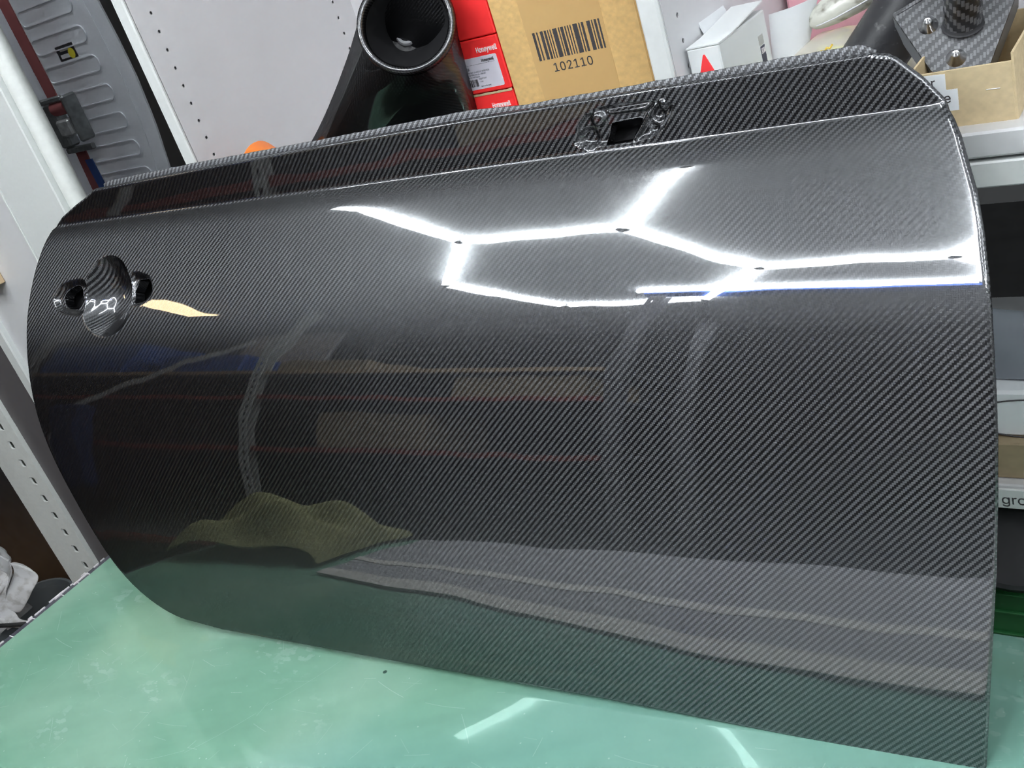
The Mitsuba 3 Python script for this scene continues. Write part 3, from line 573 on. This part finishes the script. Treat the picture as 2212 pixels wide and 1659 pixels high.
def tray():
    t = thing('cardboard_tray', 'open brown cardboard tray with white paper labels at the right end of the shelf', 'tray')
    x0, x1, y0, y1, z0, z1 = -.2405, -.160, .892, 1.06, ZS, .5145
    put('front', bx(x0, x1, y0, y0 + .002, z0, z1, .0006), 'mat_card_pale', t)
    put('right_side', sheet([[(x1 + .0005 - .0 * v, y, z) for z in np.linspace(z0, z1 + .006, 4)] for y, v in zip(np.linspace(y0 + .001, y1, 10), np.linspace(0, 1, 10))], .002), 'mat_card_pale', t)
    put('left_side', bx(x0, x0 + .002, y0 + .002, y1, z0, z1), 'mat_card_pale', t); put('back', bx(x0, x1, y1 - .002, y1, z0, z1), 'mat_card_pale', t); put('bottom', bx(x0, x1, y0, y1, z0, z0 + .002), 'mat_card_pale', t)
    l = put('label', extr(Polygon([(-.2390, .5135), (-.2105, .5120), (-.2108, .4985), (-.2020, .4985), (-.2025, .4805), (-.2390, .4800)]), .0004, (0, y0, 0)), 'mat_paper', t, label='white paper label lettered in black')
    put('lettering', cat([text('r', .0078, (-.2226, y0 - .0005, .5022)), text('e', .0078, (-.2138, y0 - .0005, .4878))]), 'mat_ink', l)
    put('staple', tube([(-.1805, y0 - .0006, .4942), (-.1700, y0 - .0008, .4940)], .0004, 6), 'mat_silver', t, label='wire staple')
tray()
whole('black_hose', tube([(-.148 + .012 * k, .955 + .008 * k, ZS + .022 + .011 * k + .006 * math.sin(k)) for k in range(9)], .018, 16), 'mat_black_plastic', 'thick black hose lying at the right behind the cardboard tray', 'hose', smooth=40)
whole('black_grip', loft([ring((-.142 + .004 * k, 1.015 + .008 * k, ZS + .002 + .0165 * k), (1, 0, 0), (0, .9, -.4), .020 + .003 * math.sin(k * 1.1), .022) for k in range(10)], True, True, True), 'mat_black_plastic', 'rounded black plastic handle leaning behind the right side of the carbon bracket', 'handle', smooth=40)

# --- lower right shelf
t = thing('ringed_dish', 'flat white tray with a thin black ring line on the cardboard box at the right', 'tray')
put('body', bx(-.30, -.06, .892, 1.0, .1525, .2035, .003), 'mat_paper', t)
th = np.linspace(0, 2 * np.pi, 60); put('ring', tube([(-.165 + .062 * math.cos(a), .8912, .1740 + .0215 * math.sin(a)) for a in th], .0007, 6), 'mat_ink', t, 40, label='thin black ring line')
whole('cardboard_box', bx(-.31, -.05, .880, 1.02, .1115, .1525, .0015), 'mat_card_dark', 'flat brown cardboard box on the lower shelf above the lettered label strip', 'cardboard box')
P = [[(-.30 + .26 * u, .915 + .07 * v + .004 * math.sin(9 * u), .2045 + .060 * (math.sin(math.pi * min(1, v * 1.1)) ** .5) * (1 - .25 * u) + .004 * float(meshkit.noise([u * 9, v * 9, 0]))) for v in np.linspace(0, 1, 16)] for u in np.linspace(0, 1, 24)]
whole('plastic_bag', sheet(P, .003), 'mat_bag', 'crumpled grey translucent plastic bag on the white ringed tray', 'bag', smooth=50)
whole('black_disc', lathe([(.0, .0), (.088, .0), (.092, .004), (.092, .012), (.088, .015), (.080, .013), (.0, .013)], (-.19, .915, .052), (.0, -.55, .83), 56), 'mat_black_plastic', 'round black plate with a grooved rim above the green crate', 'disc', smooth=25)
def crate():
    t = thing('green_crate', 'dark green plastic crate behind the right end of the workbench', 'crate')
    x0, x1, y0, y1, z0, z1 = -.42, .05, .868, 1.22, -.30, -.002
    put('body', cat([bx(x0 + .006, x1 - .006, y0 + .008, y0 + .014, z0, z1 - .004), bx(x0 + .006, x1 - .006, y1 - .014, y1 - .008, z0, z1 - .004), bx(x0 + .006, x0 + .012, y0 + .014, y1 - .014, z0, z1 - .004), bx(x1 - .012, x1 - .006, y0 + .014, y1 - .014, z0, z1 - .004), bx(x0 + .006, x1 - .006, y0 + .008, y1 - .008, z0, z0 + .006)]), 'mat_crate', t)
    put('rim', cat([bx(x0, x1, y0, y0 + .014, z1 - .016, z1, .002), bx(x0, x1, y1 - .014, y1, z1 - .016, z1, .002), bx(x0, x0 + .014, y0 + .014, y1 - .014, z1 - .016, z1, .002), bx(x1 - .014, x1, y0 + .014, y1 - .014, z1 - .016, z1, .002)]), 'mat_crate', t)
    for z in (-.036, -.060, -.09): put('rib', bx(x0 + .004, x1 - .004, y0 + .004, y0 + .0082, z, z + .003, .0008), 'mat_crate', t)
crate()

# ------------------------------------------------------------------ left: cabinet, rack, moulded panel with strap
t = thing('white_cabinet', 'white painted steel cabinet at the left with a rounded corner post', 'cabinet')
put('corner_post', cat([trimesh.creation.cylinder(.0155, 2.18, sections=32, transform=trimesh.transformations.translation_matrix([-1.4745, .8855, .21])), bx(-1.49, -1.4745, .887, .90, -TZ, 1.30)]), 'mat_white_post', t, 30, label='rounded vertical corner post')
put('front_panel', bx(-1.634, -1.4915, .866, .90, -TZ, 1.30, .002), 'mat_white', t)
put('side_strip', bx(-1.6395, -1.6345, .864, .90, -TZ, 1.30, .001), 'mat_white', t)
put('rear_panel', bx(-1.876, -1.640, .872, .90, -TZ, 1.30), 'mat_panel', t)
put('edge_profile', bx(-1.909, -1.8765, .860, .90, -TZ, 1.30, .003), 'mat_white', t, label='narrow white edge profile')
whole('wood_block', bx(-2.02, -1.9095, .866, .93, .3895, .48, .001) if False else bx(-1.98, -1.785, .83, .8715, .410, .49, .001), 'mat_block', 'light wooden block fixed to the white cabinet at the left edge', 'block')
t = thing('slotted_rack', 'white slotted steel post with grey side wall beyond the left edge of the workbench', 'rack')
slots = [rr(-2.1275, z - .0095, -2.1085, z + .0095, .003, 2) for z in np.arange(-.84, 1.2, .0465)]
put('post', cat([extr(sbox(-2.186, -TZ, -2.072, 1.30).difference(shapely.union_all(slots)), .004, (0, .872, 0)), bx(-2.186, -2.182, .872, .93, -TZ, 1.30), bx(-2.076, -2.072, .872, .878, -TZ, 1.30), bx(-2.183, -2.075, .915, .918, -TZ, 1.30)]), 'mat_white_post', t, label='white post with a row of slots')
put('corner_angle', bx(-2.262, -2.190, .880, .93, -TZ, 1.30, .002), 'mat_white_post', t)
put('side_wall', bx(-2.0715, -1.9095, .878, .93, -TZ, 1.30), 'mat_grey_panel', t, label='dark grey side wall')
def tank():
    t = thing('moulded_panel', 'big grey moulded plastic panel with embossed slots in the gap behind the shelf', 'panel')
    y = 1.30
    zz = np.linspace(-.2, 1.3, 60); xr = -1.738 - .16 * np.clip((.62 - zz), 0, 1) ** 1.0 * 0 - .10 * np.clip(.60 - zz, 0, 1) ** 1.6 - .0 * zz
    xr = np.interp(zz, [-.2, .30, .454, .547, .642, .716, .788, .95, 1.3], [-1.90, -1.835, -1.798, -1.779, -1.771, -1.774, -1.780, -1.81, -1.90])
    pg = Polygon(np.vstack([[(-3.6, -.85)], [(-1.95, -.85)], np.c_[xr, zz], [(-1.93, 1.455), (-3.6, 1.455)]]))
    put('body', extr(pg, .004, (0, y + .004, 0)), 'mat_tank', t)
    for k, z in enumerate(np.arange(.509 - .017 - .0585 * 3, 1.2, .0585)):
        o = rr(-2.05, z, -1.858, z + .034, .0168, 8); put('embossed_slot', extr(o.difference(o.buffer(-.0026)), .0024, (0, y, 0)), 'mat_tank', t)
    put('groove', extr(Polygon(np.vstack([np.c_[xr - .040, zz], np.c_[xr - .0425, zz][::-1]])), .0012, (0, y, 0)), 'mat_tank', t)
    s = put('sticker', extr(Polygon([(-1.978, .7335), (-1.916, .7345), (-1.914, .7050), (-1.978, .7040)]), .0006, (0, y - .0, 0)), 'mat_black', t, label='small black, white and yellow sticker')
    put('white_field', extr(sbox(-1.970, .7085, -1.938, .7165), .0004, (0, y - .0006, 0)), 'mat_paper', s); put('grey_field', extr(sbox(-1.966, .7225, -1.930, .7260), .0004, (0, y - .0006, 0)), 'mat_grey_print', s)
    put('yellow_dot', extr(Point(-1.930, .7150).buffer(.0105), .0004, (0, y - .001, 0)), 'mat_yellow2', s)
plain('mat_yellow2', (0.62, 0.55, 0.04), 0.5)
tank()
def strap():
    y = 1.245
    t = thing('tie_down_strap', 'dark red tie-down strap with a steel ratchet hanging in front of the grey moulded panel', 'strap')
    def band(pts, w, yy): return sheet([[(x + s * w, yy, z) for s in (-.5, .5)] for x, z in pts], .003)
    put('webbing', band([(-1.984, 1.25), (-1.984, .84), (-1.978, .63)], .034, y), 'mat_strap', t); put('webbing', band([(-1.975, .545), (-1.985, .40), (-1.99, .2)], .036, y), 'mat_strap', t)
    put('webbing', band([(-1.957, .515), (-1.955, .46), (-1.96, .2)], .024, y - .004), 'mat_strap_blue', t, label='blue strap end')
    r = put('ratchet', cat([bx(-2.002, -1.965, y - .02, y + .004, .548, .640, .004), bx(-1.915, -1.903, y - .030, y + .004, .555, .650, .004), bx(-2.0, -1.905, y - .016, y - .006, .535, .547, .002), bx(-2.0, -1.912, y - .03, y - .02, .640, .652, .003)]), 'mat_buckle', t, label='grey steel ratchet buckle')
    put('handle', cat([bx(-1.962, -1.918, y - .034, y - .010, .572, .606, .004)]), 'mat_silver2', r); put('spool', trimesh.creation.cylinder(.015, .046, sections=20, transform=trimesh.transformations.translation_matrix([-1.94, y - .016, .628]) @ trimesh.transformations.rotation_matrix(np.pi / 2, [0, 1, 0])), 'mat_strap', r, 30)
grainy('mat_silver2', (0.45, 0.46, 0.46), 0.4, 90.0, rough=0.3, metallic=0.6)
strap()
t = thing('ceiling_tube_lamp', 'slim white tube lamp on the ceiling above the grey moulded panel', 'lamp')
put('tube', bx(-2.5, -1.55, .985, 1.01, 1.405, 1.425), 'mat_lamp', t, emitter={'type': 'area', 'radiance': {'type': 'rgb', 'value': [25.0, 26.2, 27.4]}}); put('housing', bx(-2.52, -1.53, .98, 1.015, 1.4255, 1.459), 'mat_white', t)

# lower left corner below the bench
whole('black_board', bx(-3.6, -2.27, 1.02, 1.04, -TZ, .30, .002), 'mat_black_plastic', 'dark board behind the white rag at the lower left', 'board')
whole('wooden_board', bx(-3.7, -2.30, .62, .99, -.66, -.62, .002), 'mat_wood', 'brown wooden board low at the left beside the workbench edge', 'board')
t = thing('grey_tub', 'grey plastic tub under the white rag on the wooden board', 'tub')
put('wall', lathe([(.105, 0), (.125, .14), (.131, .141), (.131, .135), (.128, .132), (.120, .12), (.102, .004), (.0, .004)], (-2.53, .845, -.6195), (0, 0, 1), 40), 'mat_tub', t, 30)
def rag():
    t = thing('white_rag', 'crumpled white cloth rag with a sewn hem hanging over the grey tub', 'rag')
    n1, n2 = 44, 30; P = np.zeros((n1, n2, 3))
    top, bot = np.array([-2.470, .885, -.300]), np.array([-2.660, .88, -.505])
    for i, u in enumerate(np.linspace(0, 1, n1)):
        for j, v in enumerate(np.linspace(0, 1, n2)):
            x = -2.60 + .165 * v + .07 * (1 - u) * v * v + .02 * math.sin(7 * u); z = -.262 - .215 * u + .055 * (v - .4) - .05 * (v - .6) ** 2
            y = .80 + .030 * math.sin(9 * v + 4 * u) * (.3 + u) + .018 * math.sin(17 * v - 6 * u) + .015 * float(meshkit.fbm([u * 6, v * 6, 0], 3))
            P[i, j] = (x, y, z)
    put('cloth', sheet(P, .003), 'mat_rag', t, 60)
    hem = P[:, -3] - [0, .004, 0]; put('hem', tube(hem, .0055, 8), 'mat_rag', t, 50)
    Q = P[8:34, -2:-1].repeat(12, 1).copy()
    for j in range(12): Q[:, j] += np.c_[.0055 * j * np.sin(np.linspace(0, np.pi, 26)) ** .7, .010 + .002 * j * np.ones(26), -.002 * j + .003 * np.sin(np.linspace(0, 9, 26) + j * .3)]
    put('fold', sheet(Q, .003), 'mat_rag', t, 60)
rag()
pc = CubicSpline([0, 1, 2, 3, 4, 5], np.array([(-3.0, .72, -.37), (-2.72, .735, -.405), (-2.56, .735, -.428), (-2.44, .76, -.43), (-2.36, .80, -.44), (-2.28, .85, -.43)]))
whole('black_cable', tube(pc(np.linspace(0, 5, 60)), .0055, 10), 'mat_cable', 'thin black cable running across the white rag', 'cable', smooth=40)

# ------------------------------------------------------------------ behind the camera: what the lacquer mirrors
YO = -.76
t = thing('storage_rack', 'white slotted storage rack against the dark wall behind the camera', 'rack')
for x in (-3.45, -2.30, -1.10):
    sl = [rr(-.007, z - .011, .007, z + .011, .003, 2) for z in np.arange(-.8, 1.35, .05)]
    put('post', cat([extr(sbox(-.021, -TZ, .021, 1.40).difference(shapely.union_all(sl)), .004, (x, YO, 0), (-1, 0, 0)), bx(x - .021, x + .021, YO - .04, YO - .036, -TZ, 1.40)]), 'mat_white_post' if x < -2 else 'mat_steel_dark', t, label='white post with a row of slots' if x < -2 else 'dark grey post')
    put('rear_post', bx(x - .03, x + .03, YO - .55, YO - .52, -TZ, 1.40), 'mat_steel_dark', t)
for x0, x1 in ((-3.418, -2.332), (-2.268, -1.132)):
    for z in (.585, .245, .79, -.30): put('beam', bx(x0, x1, YO - .03, YO, z - .028, z), 'mat_red_beam' if z < .7 else 'mat_block', t); put('board', bx(x0, x1, YO - .55, YO - .03, z - .02, z - .001), 'mat_steel_dark', t)
put('brace', tube([(-3.25, YO + .008, .05), (-3.19, YO + .008, .25), (-3.05, YO + .008, .50), (-2.80, YO + .008, .70), (-2.62, YO + .008, .87), (-2.40, YO + .008, 1.08)], .017, 8), 'mat_white_post', t, 40, label='white diagonal brace')
for x0, x1, z0, z1, k in ((-3.44, -2.95, .792, 1.10, 'left'), (-2.80, -2.45, .792, .96, 'right')):
    whole('blue_bin', bx(max(x0, -3.40), x1, YO - .42, YO - .045, z0, z1, .006), 'mat_blue', 'large blue plastic bin behind the camera' if k == 'left' else 'small blue plastic bin behind the camera, beside the rack post', 'bin')
whole('cardboard_box', bx(-2.05, -1.68, YO - .40, YO - .045, .247, .47, .003), 'mat_card_dark', 'brown cardboard box on the rack behind the camera, middle level', 'cardboard box')
whole('cardboard_box', bx(-2.26, -1.93, YO - .40, YO - .045, .792, .89, .003), 'mat_card_dark', 'low brown cardboard box on the top level of the rack behind the camera', 'cardboard box')
whole('cardboard_box', bx(-1.60, -1.20, YO - .40, YO - .03, .587, .74, .003), 'mat_card_dark', 'brown cardboard box on the upper level of the rack behind the camera', 'cardboard box')
whole('grey_board', bx(-2.89, -2.45, YO - .45, YO - .43, .965, 1.37, .002), 'mat_board', 'light grey board standing on the small blue bin behind the camera', 'board')
t = thing('warm_panel_lamp', 'warm white panel lamp on the ceiling over the rack behind the camera', 'lamp')
put('diffuser', bx(-2.93, -2.80, -.80, -.53, 1.425, 1.435), 'mat_lamp', t, emitter={'type': 'area', 'radiance': {'type': 'rgb', 'value': WARM}}); put('housing', bx(-2.94, -2.79, -.81, -.52, 1.4355, 1.46), 'mat_white', t)
whole('denim_jacket', bx(-3.10, -2.90, YO + .02, YO + .10, -.05, .50, .03), 'mat_denim', 'dark blue work jacket hanging on the rack behind the camera', 'jacket')
def cloth_grid(f, n=40, m=24): return np.array([[f(u, v) for v in np.linspace(0, 1, m)] for u in np.linspace(0, 1, n)])
def grey_cloth():
    t = thing('grey_cloth', 'grey cloth with pale hems lying along the front of the workbench below the camera', 'cloth')
    def f(u, v):
        x = -1.17 + 1.62 * u; y0 = min(.50, .265 + .24 * (x + 1.29)); y1 = -.012; w = .006 * math.sin(9 * x) + .004 * math.sin(23 * x + 3 * v)
        return (x, y0 * (1 - v) + y1 * v + w, -.0035 + .002 * math.sin(math.pi * min(1, v * 4)) + .002 * float(meshkit.noise([x * 9, v * 4, 0])))
    P = cloth_grid(f, 70, 30); put('sheet', sheet(P, .002), 'mat_grey_cloth', t, 60)
    for i, j in ((0, 2), (2, 3), (9, 11)): put('hem', sheet(P[:, i:j + 1] + [0, 0, .0022 + (.0008 if i == 0 else 0)], .0014), 'mat_cloth_hem', t, 50, label='pale sewn hem')
grey_cloth()
def towel():
    def f(u, v):
        x = -1.512 + .31 * u; y = .285 - .03 * u - .28 * v; b = math.sin(math.pi * min(1, .02 + u * .98)) ** .4 * math.sin(math.pi * min(.98, .04 + v * .94)) ** .45
        return (x, y, .004 + .10 * b + .022 * b * math.sin(8 * u + 11 * v) + .015 * b * math.sin(17 * v - 4 * u))
    whole('olive_towel', sheet(cloth_grid(f, 50, 50), .004), 'mat_olive', 'crumpled olive green towel at the left front corner of the workbench', 'towel', smooth=60)
towel()
